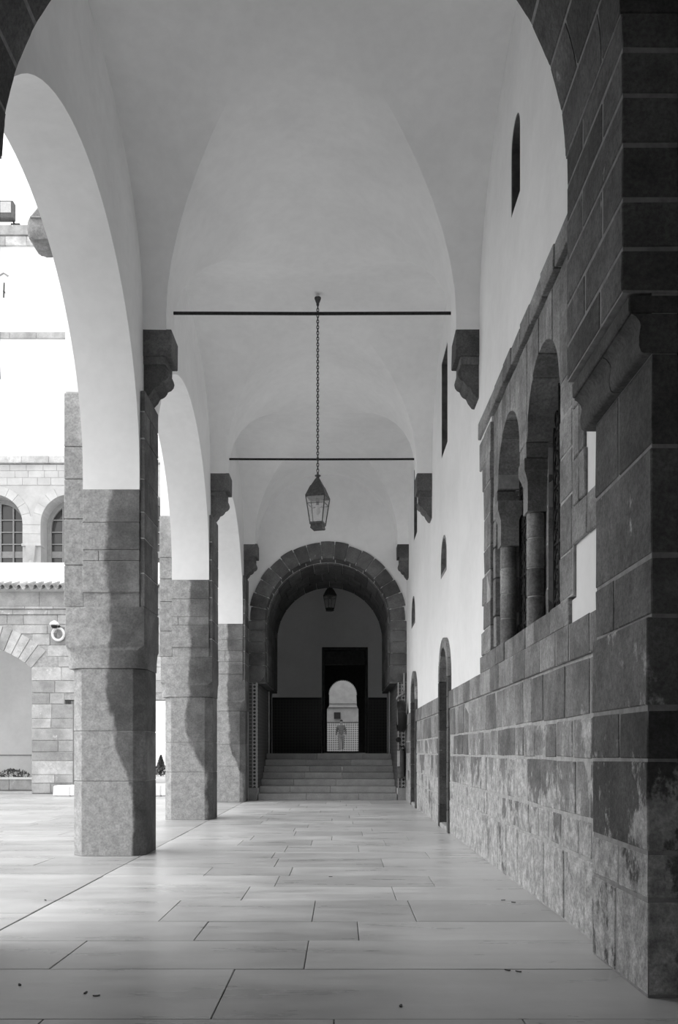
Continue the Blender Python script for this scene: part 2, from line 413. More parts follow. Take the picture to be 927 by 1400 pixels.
# colonnettes with capitals
for yc in (7.13, 8.31):
    c = empty_c = bpy.data.objects.new('column', None); link(c, w1, (1.585, yc, 2.12))
    zc = [2.12, 2.37, 2.60, 2.84, 3.05]
    for z0, z1 in zip(zc, zc[1:]):
        lathe('drum', [(0.070, z0+0.004-2.12), (0.076, z0+0.012-2.12), (0.076, z1-0.012-2.12), (0.070, z1-0.004-2.12)], (1.585, yc, 2.12), M['wall'], c, 'z', 18)
    lathe('joint', [(0.069, 0), (0.069, 0.93)], (1.585, yc, 2.12), M['mortar'], c, 'z', 14)
    bm = bmesh.new()
    prof = [(0.085, 3.05), (0.085, 3.28), (0.092, 3.30), (0.112, 3.36), (0.118, 3.37), (0.118, 3.46)]
    for (h0, a), (h1, b) in zip(prof, prof[1:]):
        v = [bm.verts.new((1.585+sx*min(h, 0.12 if sx > 0 else 1), yc+sy*h, z)) for h, z in ((h0, a), (h1, b)) for sx, sy in ((-1, -1), (1, -1), (1, 1), (-1, 1))]
        for i in range(4): bm.faces.new((v[i], v[(i+1) % 4], v[4+(i+1) % 4], v[4+i]))
        if a == 3.05: bm.faces.new(v[:4])
        if b == 3.46: bm.faces.new(v[4:])
    bmesh.ops.remove_doubles(bm, verts=bm.verts[:], dist=1e-5)
    fin('capital', bm, M['wall'], c)
# wrought-iron grilles and dark panes
for c in (CA, CB):
    bm = bmesh.new(); xg = 1.695
    for i in range(7):
        yy = c-RA+2*RA*i/6*0.98+0.01
        zt = min(under(yy)+0.0, 4.1)-0.01
        atube(bm, [(xg, yy, 2.12), (xg, yy, max(zt, 3.5))], 0.011, 6)
    for i in range(6):
        ym = c-RA+2*RA*(i+0.5)/6
        for k in range(11):
            z = 2.18+k*0.155
            if z > under(ym)-0.12: continue
            s = 1 if (i+k) % 2 else -1
            pts = [(xg, ym+s*0.055*math.cos(t)*(1-0.05*t), z+0.062*math.sin(t)) for t in [j*0.55 for j in range(13)]]
            atube(bm, pts, 0.007, 4)
    for z in (2.3, 2.75, 3.2, 3.6): abox(bm, xg-0.006, xg+0.006, c-RA, c+RA, z-0.01, z+0.01)
    fin('grille', bm, M['iron'], w1, 40)
    box('pane', 1.96, 1.975, c-RA-0.02, c+RA+0.02, 2.1, 4.15, M['pane'], w1)
# ------------------------------------------------------------------ slit windows and niches in the right wall
def liner(name, poly, x0, x1, t, mat, parent):
    cy = sum(p[0] for p in poly)/len(poly); ys = [p[0] for p in poly]; zs = [p[1] for p in poly]
    cy, cz = (min(ys)+max(ys))/2, (min(zs)+max(zs))/2; hy, hz = (max(ys)-min(ys))/2, (max(zs)-min(zs))/2
    inn = [(cy+(p[0]-cy)*(hy-t)/hy, cz+(p[1]-cz)*(hz-t)/hz) for p in poly]
    bm = bmesh.new(); n = len(poly)
    V = [[bm.verts.new((x, p[0], p[1])) for p in pl] for pl, x in ((poly, x0), (inn, x0), (inn, x1), (poly, x1))]
    for a, b in zip(V, V[1:]+V[:1]):
        for i in range(n): bm.faces.new((a[i], a[(i+1) % n], b[(i+1) % n], b[i]))
    return fin(name, bm, mat, parent)
def dedup(p):
    out = []
    for q in p:
        if not out or (abs(q[0]-out[-1][0])+abs(q[1]-out[-1][1])) > 1e-4: out.append(q)
    return out
for i, p in enumerate((SL1, SL2, SL3, NI1, NI2)):
    p = dedup(p)
    cy = sum(q[0] for q in p)/len(p); cz = min(q[1] for q in p)
    e = empty('window_%d' % (i+2), (XW, cy, cz), kind='structure')
    m = M['slot'] if i < 3 else M['wall']
    liner('frame', p, XW+0.004 if i < 3 else XW-0.004, 1.80, 0.02 if i < 3 else 0.05, m, e)
    prism('pane', p, 'x', 1.80, 1.83, M['pane'], e)
# ------------------------------------------------------------------ doors with projecting stone frames
for di, c in enumerate(DOORS):
    e = empty('door_%d' % (di+1), (XW, c, 0), kind='structure')
    h, t, zs = 0.46, 0.14, 2.14
    for s in (-1, 1):
        z = 0.0
        while z < zs-0.05:
            z1 = min(zs, z+R.uniform(0.28, 0.5))
            if zs-z1 < 0.15: z1 = zs
            a, b = sorted((c+s*h, c+s*(h+t)))
            box('jamb_stone', XW-0.05, 1.92, a, b, z+0.003, z1-0.003, M['jamb'], e, 0.006)
            z = z1
    k = 7
    for i in range(k):
        prism('arch_stone', vous(c, zs, h, h+t, PI*i/k+0.008, PI*(i+1)/k-0.008), 'x', XW-0.05, 1.92, M['wall'], e, 0.005)
    box('threshold', XW-0.04, 1.95, c-h, c+h, 0, 0.07, M['mortar'], e, 0.01)
    for i in range(4):
        a = c-h+2*h*i/4; b = a+2*h/4
        zt = [zs+math.sqrt(max(0, h*h-(y-c)**2)) for y in (a, (a+b)/2, b)]
        prism('plank', [(a+0.003, 0.07), (b-0.003, 0.07), (b-0.003, zt[2]), ((a+b)/2, zt[1]), (a+0.003, zt[0])], 'x', 1.86, 1.91, M['wood'], e, 0.003)
    tube('handle', [(1.86, c-0.3, 1.15), (1.81, c-0.3, 1.15), (1.81, c-0.3, 1.3), (1.86, c-0.3, 1.3)], 0.012, M['iron'], e)

# ------------------------------------------------------------------ dark stone arch that frames the corridor
AR, AZ = 1.588, 4.46; AY0, AY1 = 3.98, 4.96
sa = empty('stone_arch', (CX, 4.4, 0), 'dark ashlar arch spanning the corridor on moulded corbels beside the twin window', 'arch')
def side_courses(sgn):
    f = lambda x: x if sgn > 0 else 2*CX-x
    def blk(nm, xa, xb, y0, y1, z0, z1, jj=0.004, m='dark'):
        a, b = sorted((f(xa), f(xb)))
        box(nm, a, b, y0+(0.009 if y0 > AY0 else 0), y1-0.009, z0+0.009, z1-0.009, M[m], sa, 0.006, jj)
    a, b = sorted((f(1.412), f(1.9)))
    box('core', a, b, 3.984, 4.84, 1.722, 3.198, M['dmortar'], sa); a, b = sorted((f(1.280), f(1.9))); box('core', a, b, 3.984, 4.95, 3.2, AZ, M['dmortar'], sa)
    a, b = sorted((f(1.394), f(1.9))); box('core', a, b, 3.984, 4.84, 0, 1.72, M['dmortar'], sa)
    z = [0, 0.44, 0.66, 1.077, 1.32, 1.735]
    for i in range(5):
        ym = [4.44, 4.40, 4.86, 4.38, 4.86][i]
        blk('stone', 1.39, 1.95, AY0, ym, z[i], z[i+1])
        if ym < 4.8: blk('stone', 1.39, 1.80, ym, 4.86, z[i], z[i+1])
    z = [1.735, 2.01, 2.506, 2.93]
    for i in range(3):
        ym = [4.52, 4.86, 4.45][i]
        blk('stone', 1.408, 1.95, AY0, ym, z[i], z[i+1])
        if ym < 4.8: blk('stone', 1.408, 1.80, ym, 4.86, z[i], z[i+1])
    # corbel: rounded roll under a square slab, each in two blocks
    for y0, y1 in ((AY0, 4.42), (4.42, 4.96)):
        p = [(1.9, 2.925), (1.375, 2.925), (1.360, 2.935), (1.352, 2.96), (1.352, 3.00), (1.357, 3.03), (1.360, 3.05), (1.354, 3.07), (1.340, 3.09), (1.318, 3.103), (1.9, 3.103)]
        p = [(f(x), zq) for x, zq in p]
        prism('corbel_roll', p, 'y', y0-0.001 if y0 < 4 else y0+0.004, y1-0.004, M['dark'], sa, 0.0, 40)
    blk('corbel_slab', 1.305, 1.95, AY0, 4.96, 3.10, 3.20, 0.002)
    z = [3.2, 3.40, 3.624, 3.873, 4.095, 4.30, AZ+0.02]
    for i in range(6):
        ym = 4.30+0.3*(i % 2)+R.uniform(-0.04, 0.04)
        blk('stone', 1.276, 2.0, AY0, ym, z[i], z[i+1], 0.003); blk('stone', 1.276, 1.9, ym, AY1, z[i], z[i+1], 0.003)
side_courses(1); side_courses(-1)
nv = 19; a = 0.012
for i in range(nv):
    a0, a1 = PI*i/nv, PI*(i+1)/nv
    ym = 4.30+0.32*(i % 2)+R.uniform(-0.05, 0.05)
    for y0, y1 in ((AY0, ym), (ym, AY1)):
        prism('voussoir', vous(CX, AZ, AR+R.uniform(-0.002, 0.002), 2.15, a0+0.005, a1-0.005, 4), 'y', y0+(0.009 if y0 > AY0 else 0), y1-0.009, M['dark'], sa, 0.006)
prism('core', vous(CX, AZ, AR+0.004, 2.1, 0, PI, 60), 'y', AY0+0.006, AY1-0.01, M['dmortar'], sa, 0, 30, True)
P = [(2.6, 0), (2.6, TOP), (XLO, TOP), (XLO, 0), (-2.40, 0), (-2.40, AZ)]+arc(CX, AZ, 2.08, PI, 0, 40)+[(1.76, AZ), (1.76, 0)]
tag(prism('wall_front', P, 'y', 4.02, 4.90, M['dark'], None, 0, None, True), kind='structure')

# ------------------------------------------------------------------ arcade pillars
def pillar(k, label):
    yc = YC[k]; e = empty('stone_pillar', (-2.5, yc, 0), label, 'pillar', 'octagonal pillars of the arcade')
    y0, y1 = yc-HP, yc+HP; x0, x1, c = -2.88, -2.10, 0.115
    def octo(i=0.0):
        a, b, p, q, cc = x0+i, x1-i, y0+i, y1-i, c
        return [(a+cc, p), (b-cc, p), (b, p+cc), (b, q-cc), (b-cc, q), (a+cc, q), (a, q-cc), (a, p+cc)]
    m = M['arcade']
    z = [0, 0.77+R.uniform(-.05, .05), 1.33+R.uniform(-.08, .05), 2.005]
    for a, b in zip(z, z[1:]): prism('shaft_drum', octo(), 'z', a+(0.003 if a else 0), b-0.003, m, e, 0.006)
    prism('joint', octo(0.006), 'z', 0.01, 2.0, M['dmortar'], e)
    # square block with rounded chamfer stops
    X0, X1 = -2.93, -2.094
    zb, zt = 2.005, 2.66
    bm = bmesh.new(); n = 8
    rings = []
    for i in range(n+1):
        t = i/n; cc = c*math.sqrt(max(0, 1-t*t)) if i < n else 0.002
        zz = zb+0.24*t
        a, b, p, q = X0, X1, y0-0.008, y1+0.008
        rings.append([bm.verts.new((x, yy, zz)) for x, yy in ((a+cc, p), (b-cc, p), (b, p+cc), (b, q-cc), (b-cc, q), (a+cc, q), (a, q-cc), (a, p+cc))])
    rings.append([bm.verts.new((v.co.x, v.co.y, zt-0.003)) for v in rings[-1]])
    for a, b in zip(rings, rings[1:]):
        for i in range(8): bm.faces.new((a[i], a[(i+1) % 8], b[(i+1) % 8], b[i]))
    bm.faces.new(rings[0]); bm.faces.new(rings[-1])
    fin('capital_block', bm, m, e, 50)
    # springing stones under the plaster
    box('recessed_band', XLO+0.004, XL-0.004, y0+0.014, y1-0.014, 2.655, 2.81, m, e)
    z = [2.81, 3.12+R.uniform(-.05, .05), 3.30+R.uniform(-.05, .05), 3.60+R.uniform(-.05, .05), 3.915]
    for i, (a, b) in enumerate(zip(z, z[1:])):
        if i in (1,):
            xm = -2.62+R.uniform(-0.03, 0.1)
            box('stone', XLO, xm-0.003, y0, y1, a+0.003, b-0.003, m, e, 0.005); box('stone', xm+0.003, XL, y0, y1, a+0.003, b-0.003, m, e, 0.005)
        else: box('stone', XLO, XL, y0-(0.004 if i == 0 else 0), y1, a+0.003, b-0.003, m, e, 0.005)
    box('joint', XLO+0.01, XL-0.01, y0+0.012, y1-0.012, 2.81, 3.91, M['mortar'], e)
    # inner pilaster strip up to the corbel
    zz = widths(2.66, 4.98, 0.24, 0.44)
    for i, (a, b) in enumerate(zip(zz, zz[1:])):
        ym = yc+R.uniform(-0.15, 0.15)
        for p, q in ((y0+0.02, ym), (ym, y1-0.02)) if i % 2 else ((y0+0.02, y1-0.02),):
            box('strip_stone', XL+0.002, -2.094, p+0.005, q-0.005, a+0.006, b-0.006, m, e, 0.005, 0.003)
    box('joint', XL+0.001, -2.103, y0+0.03, y1-0.03, 2.66, 4.97, M['mortar'], e)
    # buttress on the courtyard side
    z = widths(2.66, 4.95, 0.34, 0.55)
    for a, b in zip(z, z[1:]): box('buttress_stone', -2.955, XLO+0.002, y0+0.015, y1-0.015, a+0.003, b-0.003, m, e, 0.006)
    box('buttress_plaster', -2.945, XLO+0.002, y0+0.02, y1-0.02, 4.95, 6.6, M['plaster'], e, 0.01)
    return e
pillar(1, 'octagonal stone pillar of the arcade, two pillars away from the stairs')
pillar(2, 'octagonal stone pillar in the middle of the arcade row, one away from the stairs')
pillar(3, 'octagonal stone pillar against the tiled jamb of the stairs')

# ------------------------------------------------------------------ corbels under the vault springings
def corbel(k, side, label):
    yc = YC[k]; xw = XL if side < 0 else XW; sg = 1 if side < 0 else -1
    f = lambda d: xw+sg*d
    pr = (-1.84-XL) if side < 0 else XW-1.25
    e = empty('stone_corbel', (xw, yc, 4.98), label, 'corbel', 'stone corbels under the vault')
    a, b = sorted((f(-0.03), f(pr)))
    box('block', a, b, yc-0.2, yc+0.2, 5.41, 5.70, M['dark'], e, 0.008, 0.004)
    a, b = sorted((f(-0.03), f(pr*0.80)))
    box('band', a, b, yc-0.185, yc+0.185, 5.325, 5.412, M['dark'], e, 0.006)
    p = [(f(-0.03), 5.33), (f(pr*0.76), 5.33), (f(pr*0.76), 5.22)]
    p += [(f(pr*(0.36+0.32*math.cos(t))), 5.20-0.12*math.sin(t)) for t in [PI/2*i/6 for i in range(1, 7)]]
    p += [(f(pr*0.30), 5.03), (f(pr*0.12), 4.97), (f(-0.03), 4.96)]
    prism('bracket', p, 'y', yc-0.165, yc+0.165, M['dark'], e, 0.004)
    prism('scroll', [(f(pr*(0.60+0.30*math.cos(t))), 5.235+0.085*math.sin(t)) for t in [2*PI*i/14 for i in range(14)]], 'y', yc-0.15, yc+0.15, M['dark'], e, 0.0, 50)
WHERE = {1: 'two pillars away from the stairs', 2: 'at the middle arcade pillar', 3: 'next to the stair arch'}
for k in (1, 2, 3):
    corbel(k, -1, 'dark stone corbel on the arcade wall, '+WHERE[k])
    corbel(k, 1, 'dark stone corbel on the window wall, opposite the pillar '+WHERE[k])

# ------------------------------------------------------------------ tie rods
for k, lb in ((1, 'black iron tie rod across the vault in front of the lantern chain'), (2, 'black iron tie rod across the vault just behind the lantern')):
    hw = math.sqrt(RV**2-(6.045-Z0)**2)+0.03
    o = tube('tie_rod', [(CX-hw, YC[k]+0.15, 6.045), (CX, YC[k]+0.15, 6.04), (CX+hw, YC[k]+0.15, 6.045)], 0.018, M['iron'])
    tag(o, lb, 'tie rod', 'tie rods')

# ------------------------------------------------------------------ lanterns
def lantern(x, y, zb, ztop, rot, label):
    e = empty('hanging_lantern', (x, y, zb), label, 'lantern', 'hanging lanterns')
    def sq(h, z): return [Vector((x+h*math.sqrt(2)*math.cos(rot+PI/4+i*PI/2), y+h*math.sqrt(2)*math.sin(rot+PI/4+i*PI/2), zb+z)) for i in range(4)]
    def frust(nm, lv, mat, par):
        bm = bmesh.new(); rs = [[bm.verts.new(p) for p in sq(h, z)] for h, z in lv]
        for a, b in zip(rs, rs[1:]):
            for i in range(4): bm.faces.new((a[i], a[(i+1) % 4], b[(i+1) % 4], b[i]))
        bm.faces.new(rs[0]); bm.faces.new(rs[-1]); return fin(nm, bm, mat, par)
    frust('base_tray', [(0.075, 0), (0.088, 0.012), (0.082, 0.035), (0.082, 0.055), (0.095, 0.065), (0.095, 0.092)], M['lmetal'], e)
    rf = frust('roof', [(0.135, 0.435), (0.142, 0.445), (0.142, 0.455), (0.085, 0.60), (0.08, 0.60), (0.03, 0.70), (0.022, 0.715)], M['lmetal'], e)
    lathe('finial', [(0.022, 0.70), (0.022, 0.735), (0.042, 0.745), (0.042, 0.755), (0.016, 0.765), (0.012, 0.80)], (x, y, zb), M['lmetal'], rf, 'z', 10)
    lo, hi = sq(0.09, 0.092), sq(0.135, 0.438)
    for i in range(4):
        tube('corner_bar', [lo[i], hi[i]], 0.008, M['lmetal'], e, 6)
        bm = bmesh.new(); v = [bm.verts.new(p) for p in (lo[i], lo[(i+1) % 4], hi[(i+1) % 4], hi[i])]; bm.faces.new(v)
        fin('glass_pane', bm, M['lantern_glass'], e)
        m1 = [hi[i].lerp(lo[i], 0.27), hi[(i+1) % 4].lerp(lo[(i+1) % 4], 0.27)]
        tube('cross_bar', m1, 0.005, M['lmetal'], e, 6)
    lathe('lamp_holder', [(0.02, 0.34), (0.025, 0.44)], (x, y, zb), M['lmetal'], e, 'z', 10)
    lathe('bulb', [(0.01, 0.20), (0.035, 0.23), (0.04, 0.28), (0.02, 0.34)], (x, y, zb), M['strip'], e, 'z', 12)
    bm = bmesh.new(); z = zb+0.80; i = 0
    while z < ztop-0.06:
        ph = PI/2*(i % 2)+0.3
        pts = [(x+0.015*math.cos(t)*math.cos(ph), y+0.015*math.cos(t)*math.sin(ph), z+0.022+0.027*math.sin(t)) for t in [2*PI*j/10 for j in range(10)]]
        atube(bm, pts, 0.0062, 5, True); z += 0.040; i += 1
    fin('chain', bm, M['lmetal'], e, 50)
    lathe('ceiling_hook', [(0.012, -0.10), (0.03, -0.06), (0.045, -0.02), (0.045, 0.0)], (x, y, ztop), M['lmetal'], e, 'z', 12)
lantern(CX, 12.25, 4.214, 7.45, math.radians(-14), 'iron lantern with glass sides hanging on a long chain between two tie rods')
lantern(-0.31, 24.9, 5.09, 7.0, math.radians(30), 'dark iron lantern hanging inside the passage above the stairs')

# ------------------------------------------------------------------ end wall, stair arch and passage
AX, SZ, SR = -0.30, 4.10, 1.44
JL, JR, ZJ = -1.905, 1.30, 2.70
P = [(XL-0.02, 0), (JL, 0), (JL, ZJ), (AX-SR, ZJ)]+arc(AX, SZ, SR, PI, 0, 36)+[(AX+SR, ZJ), (JR, ZJ), (JR, 0), (2.6, 0), (2.6, TOP), (XL-0.02, TOP)]
we = prism('wall_end', P, 'y', YE, 23.6, M['plaster'], None, 0, 25, True); tag(we, kind='structure')
s2 = empty('stone_arch', (AX, YE, ZJ), 'round arch of rough dark voussoirs over the stairs', 'arch')
nv = 17
for i in range(nv):
    a0, a1 = PI*i/nv, PI*(i+1)/nv
    ro = R.choice([1.77, 1.79, 1.81, 1.84])
    prism('voussoir', vous(AX, SZ, SR-0.015, ro, a0+0.007, a1-0.007, 3), 'y', YE-0.035+R.uniform(-.006, .006), YE+0.12, M['dark'], s2, 0.008)
for s in (-1, 1):
    z = ZJ+0.0
    zz = [2.70, 3.08, 3.36, 3.62, 3.88, 4.10]
    for i, (a, b) in enumerate(zip(zz, zz[1:])):
        xi, xo = AX+s*(SR-0.015), AX+s*1.80
        if i == 0:   # bottom stone curves back to the jamb
            p = [(AX+s*1.585, a)]+[(AX+s*(SR-0.015+0.16*(1-math.sin(t))), a+0.25*(1-math.cos(t))) for t in [PI/2*j/6 for j in range(1, 7)]]+[(xi, b-0.006), (xo, b-0.006), (xo, a)]
            prism('jamb_stone', p, 'y', YE-0.035, YE+0.12, M['dark'], s2, 0.006)
        else:
            p0, p1 = sorted((xi, xo)); box('jamb_stone', p0, p1, YE-0.035+R.uniform(-.006, .006), YE+0.12, a+0.006, b-0.006, M['dark'], s2, 0.008, 0.003)
# bed behind the ring and lining stones of the barrel
prism('core', vous(AX, SZ, SR+0.04, 1.74, 0, PI, 36), 'y', YE-0.015, YE+0.1, M['dmortar'], s2, 0, 30, True)
for s in (-1, 1):
    p0, p1 = sorted((AX+s*(SR+0.042), AX+s*1.76)); box('core', p0, p1, YE-0.015, YE+0.1, 2.96, SZ, M['dmortar'], s2)
nl = 13
for seg, (ya, yb) in enumerate(((YE+0.125, 20.55), (20.60, 21.7), (21.7, 22.7), (22.7, 23.58))):
    off = 0.5*(seg % 2); r1 = SR+0.01 if seg else SR+0.035
    ri = SR-0.035 if seg else SR-0.005
    cutsA = [0]+[PI*(i+off)/nl for i in range(0 if off else 1, nl)]+[PI]
    for a0, a1 in zip(cutsA, cutsA[1:]):
        prism('lining_stone', vous(AX, SZ, ri, r1, a0+0.005, a1-0.005, 3), 'y', ya+0.005, yb-0.005, M['dark'], s2, 0.005)
    for s in (-1, 1):
        zz = [2.72, 3.10, 3.42, 3.76, 4.10]
        for a, b in zip(zz, zz[1:]):
            p0, p1 = sorted((AX+s*ri, AX+s*r1)); box('lining_stone', p0, p1, ya+0.005, yb-0.005, a+0.005, b-0.005, M['dark'], s2, 0.005)
for s in (-1, 1):
    p0, p1 = sorted((AX+s*(SR-0.03), JL-0.02 if s < 0 else JR+0.02))
    for ya, yb in ((YE-0.03, 21.2), (21.2, 22.4), (22.4, 23.59)): box('impost_stone', p0, p1, ya+0.004, yb-0.004, 2.665, 2.715, M['dark'], s2, 0.006)
for s in (-1, 1):
    p0, p1 = sorted((AX+s*(SR-0.02), AX+s*1.62)); box('jamb_back', p0, p1, YE-0.010, YE+0.05, 2.70, 3.05, M['dark'], s2)
# tiled jambs
for s in (-1, 1):
    xa, xb = (XL+0.03, JL) if s < 0 else (JR, XW-0.005)
    box('jamb_plinth', xa, xb, YE-0.025, YE, 0, 0.28, M['tread'], we, 0.004)
    bm_x = (xa+xb)/2
    box('tile_panel', xa, xb, YE-0.02, YE, 0.28, ZJ-0.01, M['tile_jamb'], we)
    cxp = math.floor((bm_x+YE)/0.085)*0.085+0.0425-YE+0.022
    box('diamond_band', cxp-0.0425, cxp+0.0425, YE-0.026, YE-0.02, 0.30, ZJ-0.04, M['tile_diamond'], we)
    ex = JL-0.022 if s < 0 else JR
    box('edge_strip', ex, ex+0.022, YE-0.03, YE-0.002, 0.28, ZJ-0.01, M['strip'], we)
    xi = JL if s < 0 else JR
    p0, p1 = sorted((xi, xi-s*0.012))
    box('tile_panel', p0, p1, YE+0.002, 22.68, 0.28, ZJ-0.01, M['tile_jamb'], we)
    p0, p1 = sorted((xi, xi-s*0.05))
    box('tile_panel', p0, p1, 22.70, 23.62, 1.06, ZJ-0.01, M['tile_dark'], we)
    for yy in (22.70, 23.58):
        q0, q1 = sorted((xi-s*0.03, xi-s*0.062)); box('edge_strip', q0, q1, yy-0.006, yy+0.03, 1.06, ZJ-0.01, M['strip'], we)

# ------------------------------------------------------------------ stairs and landing
st = empty('staircase', (AX, 20.04, 0), 'wide stone stairs of seven steps under the round arch', 'stairs')
HS, TR = 1.06/7, 0.38
for i in range(7):
    ya = YE-0.03+TR*i; yb = ya+TR+0.03 if i < 6 else 23.65
    xs = widths(JL+0.015, JR-0.015, 0.7, 1.3)
    for a, b in zip(xs, xs[1:]):
        box('step_slab', a+0.002, b-0.002, ya, yb, HS*i if i == 0 else HS*i+0.001, HS*(i+1), M['tread'], st, 0.008)
fl2 = box('floor_landing', -2.7, 2.3, 23.6, 30.25, 0.7, 1.058, M['tread']); tag(fl2, kind='structure')
tag(box('wall_landing_left', -2.75, -2.55, 23.6, 27.1, 1.06, 7.2, M['plaster']), kind='structure')
tag(box('wall_landing_right', 2.1, 2.3, 23.6, 27.1, 1.06, 7.2, M['plaster']), kind='structure')
tag(box('ceiling_landing', -2.75, 2.3, 23.6, 30.3, 7.0, 7.3, M['plaster']), kind='structure')
DX0, DX1, DZ = -0.5625, 0.81, 4.315
wb = prism('wall_landing_end', [(-2.75, 1.06), (DX0, 1.06), (DX0, DZ), (DX1, DZ), (DX1, 1.06), (2.3, 1.06), (2.3, 7.2), (-2.75, 7.2)], 'y', 27.0, 27.3, M['plaster'], None, 0, None, True); tag(wb, kind='structure')
box('tile_panel', -2.55, DX0-0.03, 26.98, 27.0, 1.06, 2.70, M['tile_dark'], wb); box('tile_panel', DX1+0.03, 2.1, 26.98, 27.0, 1.06, 2.70, M['tile_dark'], wb)
box('tile_border', -2.55, DX0-0.03, 26.975, 27.0, 2.70, 2.77, M['black'], wb); box('tile_border', DX1+0.03, 2.1, 26.975, 27.0, 2.70, 2.77, M['black'], wb)
fr = empty('door_3', (0.12, 27, 1.06), kind='structure')
for a, b, z0, z1 in ((DX0-0.02, DX0+0.06, 1.06, DZ), (DX1-0.06, DX1+0.02, 1.06, DZ), (DX0+0.06, DX1-0.06, DZ-0.1, DZ)):
    box('frame', a, b, 26.96, 27.34, z0, z1, M['wood'], fr, 0.008)
box('lintel_panel', DX0+0.06, DX1-0.06, 27.2, 27.26, 3.80, DZ-0.1, M['wood'], fr)
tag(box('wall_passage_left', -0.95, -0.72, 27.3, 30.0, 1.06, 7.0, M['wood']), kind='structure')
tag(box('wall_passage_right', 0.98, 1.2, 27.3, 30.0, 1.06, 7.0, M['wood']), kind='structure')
# keyhole doorway with scalloped edge
KX, KZ = 0.068, 3.05
P = [(-4.2, 1.06), (-0.475, 1.06), (-0.475, 2.56), (-0.40, 2.68)]
nn = 24
for i in range(nn*2+1):
    t = PI-PI*i/(nn*2); r = 0.465+(0.036 if i % 2 else 0.0)
    P.append((KX+r*math.cos(t), KZ+r*math.sin(t)*1.04))
P += [(0.55, 2.68), (0.605, 2.56), (0.605, 1.06), (4.2, 1.06), (4.2, 7.3), (-4.2, 7.3)]
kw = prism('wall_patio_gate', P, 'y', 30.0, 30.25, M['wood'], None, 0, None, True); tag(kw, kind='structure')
box('threshold', -0.475, 0.605, 30.0, 30.25, 1.05, 1.118, M['wood'], kw, 0.01)
# patio beyond
pw = box('wall_patio', -4.2, 4.2, 52, 52.3, 1.06, 8.2, M['court2']); tag(pw, kind='structure')
box('tile_panel', -4.2, 4.2, 51.97, 52.0, 1.06, 2.78, M['tile_pale'], pw)
box('tile_border', -4.2, 4.2, 51.96, 52.0, 2.78, 2.86, M['shirt'], pw)
box('cornice', -4.2, 4.2, 51.90, 52.0, 3.72, 3.80, M['court2'], pw); box('cornice', -4.2, 4.2, 51.94, 52.0, 3.95, 4.02, M['court2'], pw)
bm = bmesh.new(); abox(bm, -0.40, -0.02, 51.90, 52.0, 3.04, 3.42)
vt = fin('vent', bm, M['black'], pw)
for q in (-0.33, -0.21, -0.09): box('bar', q-0.015, q+0.015, 51.88, 51.90, 3.05, 3.41, M['iron'], vt)
for sx, nm in ((-4.4, 'wall_patio_left'), (4.2, 'wall_patio_right')): tag(box(nm, sx, sx+0.2, 30, 52.3, 1.06, 8.2, M['court2']), kind='structure')
tag(box('floor_patio', -4.2, 4.2, 30.25, 52, 0.7, 1.05, M['tread']), kind='structure')

# ------------------------------------------------------------------ person walking in the patio
def skinmesh(name, joints, edges, mat, parent, sub=2, loc=(0, 0, 0), root=0):
    me = bpy.data.meshes.new(name)
    me.from_pydata([Vector(j[0]) for j in joints], edges, []); me.materials.append(mat)
    o = bpy.data.objects.new(name, me); link(o, parent, loc)
    m = o.modifiers.new('skin', 'SKIN'); m.use_smooth_shade = True
    for i, j in enumerate(joints):
        r = j[1]; me.skin_vertices[0].data[i].radius = r if isinstance(r, tuple) else (r, r)
        me.skin_vertices[0].data[i].use_root = (i == root)
    s = o.modifiers.new('sub', 'SUBSURF'); s.levels = sub; s.render_levels = sub
    return o
PL = (0.02, 46.0, 1.05)
pe = empty('person', PL, 'person in grey sweater and pale trousers walking beyond the keyhole doorway', 'person')
# body in local coordinates, facing the stairs (-y); image left is the person's right side
J = {'pel': ((0, 0, .92), .10), 'wai': ((0, 0, 1.05), .095), 'che': ((0, 0, 1.28), .115), 'nb': ((0, 0, 1.43), .06), 'nk': ((0, -.01, 1.48), .05),
     'hd': ((0.005, -.02, 1.56), (.07, .082)), 'ht': ((0.005, -.015, 1.66), (.068, .085)),
     'sr': ((-.17, 0, 1.38), .055), 'er': ((-.24, .06, 1.11), .042), 'wr': ((-.27, .02, .86), .03), 'hr': ((-.27, -.01, .78), (.032, .022)), 
     'sl': ((.17, 0, 1.38), .055), 'el': ((.23, .05, 1.11), .042), 'wl': ((.25, -.08, .89), .03), 'hl': ((.25, -.11, .82), (.032, .022)),
     'pr': ((-.08, 0, .88), .085), 'kr': ((-.08, -.10, .50), .058), 'ar': ((-.07, -.12, .09), .04), 'tr': ((-.08, -.26, .04), .035),
     'pl': ((.08, 0, .88), .085), 'kl': ((.085, .02, .50), .058), 'al': ((.075, .22, .13), .04), 'tl': ((.08, .12, .04), .035)}
K = list(J); ix = {k: i for i, k in enumerate(K)}
ed = [('pel', 'wai'), ('wai', 'che'), ('che', 'nb'), ('nb', 'nk'), ('nk', 'hd'), ('hd', 'ht'), ('che', 'sr'), ('sr', 'er'), ('er', 'wr'), ('wr', 'hr'),
      ('che', 'sl'), ('sl', 'el'), ('el', 'wl'), ('wl', 'hl'), ('pel', 'pr'), ('pr', 'kr'), ('kr', 'ar'), ('ar', 'tr'), ('pel', 'pl'), ('pl', 'kl'), ('kl', 'al'), ('al', 'tl')]
body = skinmesh('body', [J[k] for k in K], [(ix[a], ix[b]) for a, b in ed], M['skin'], pe, 2, PL)
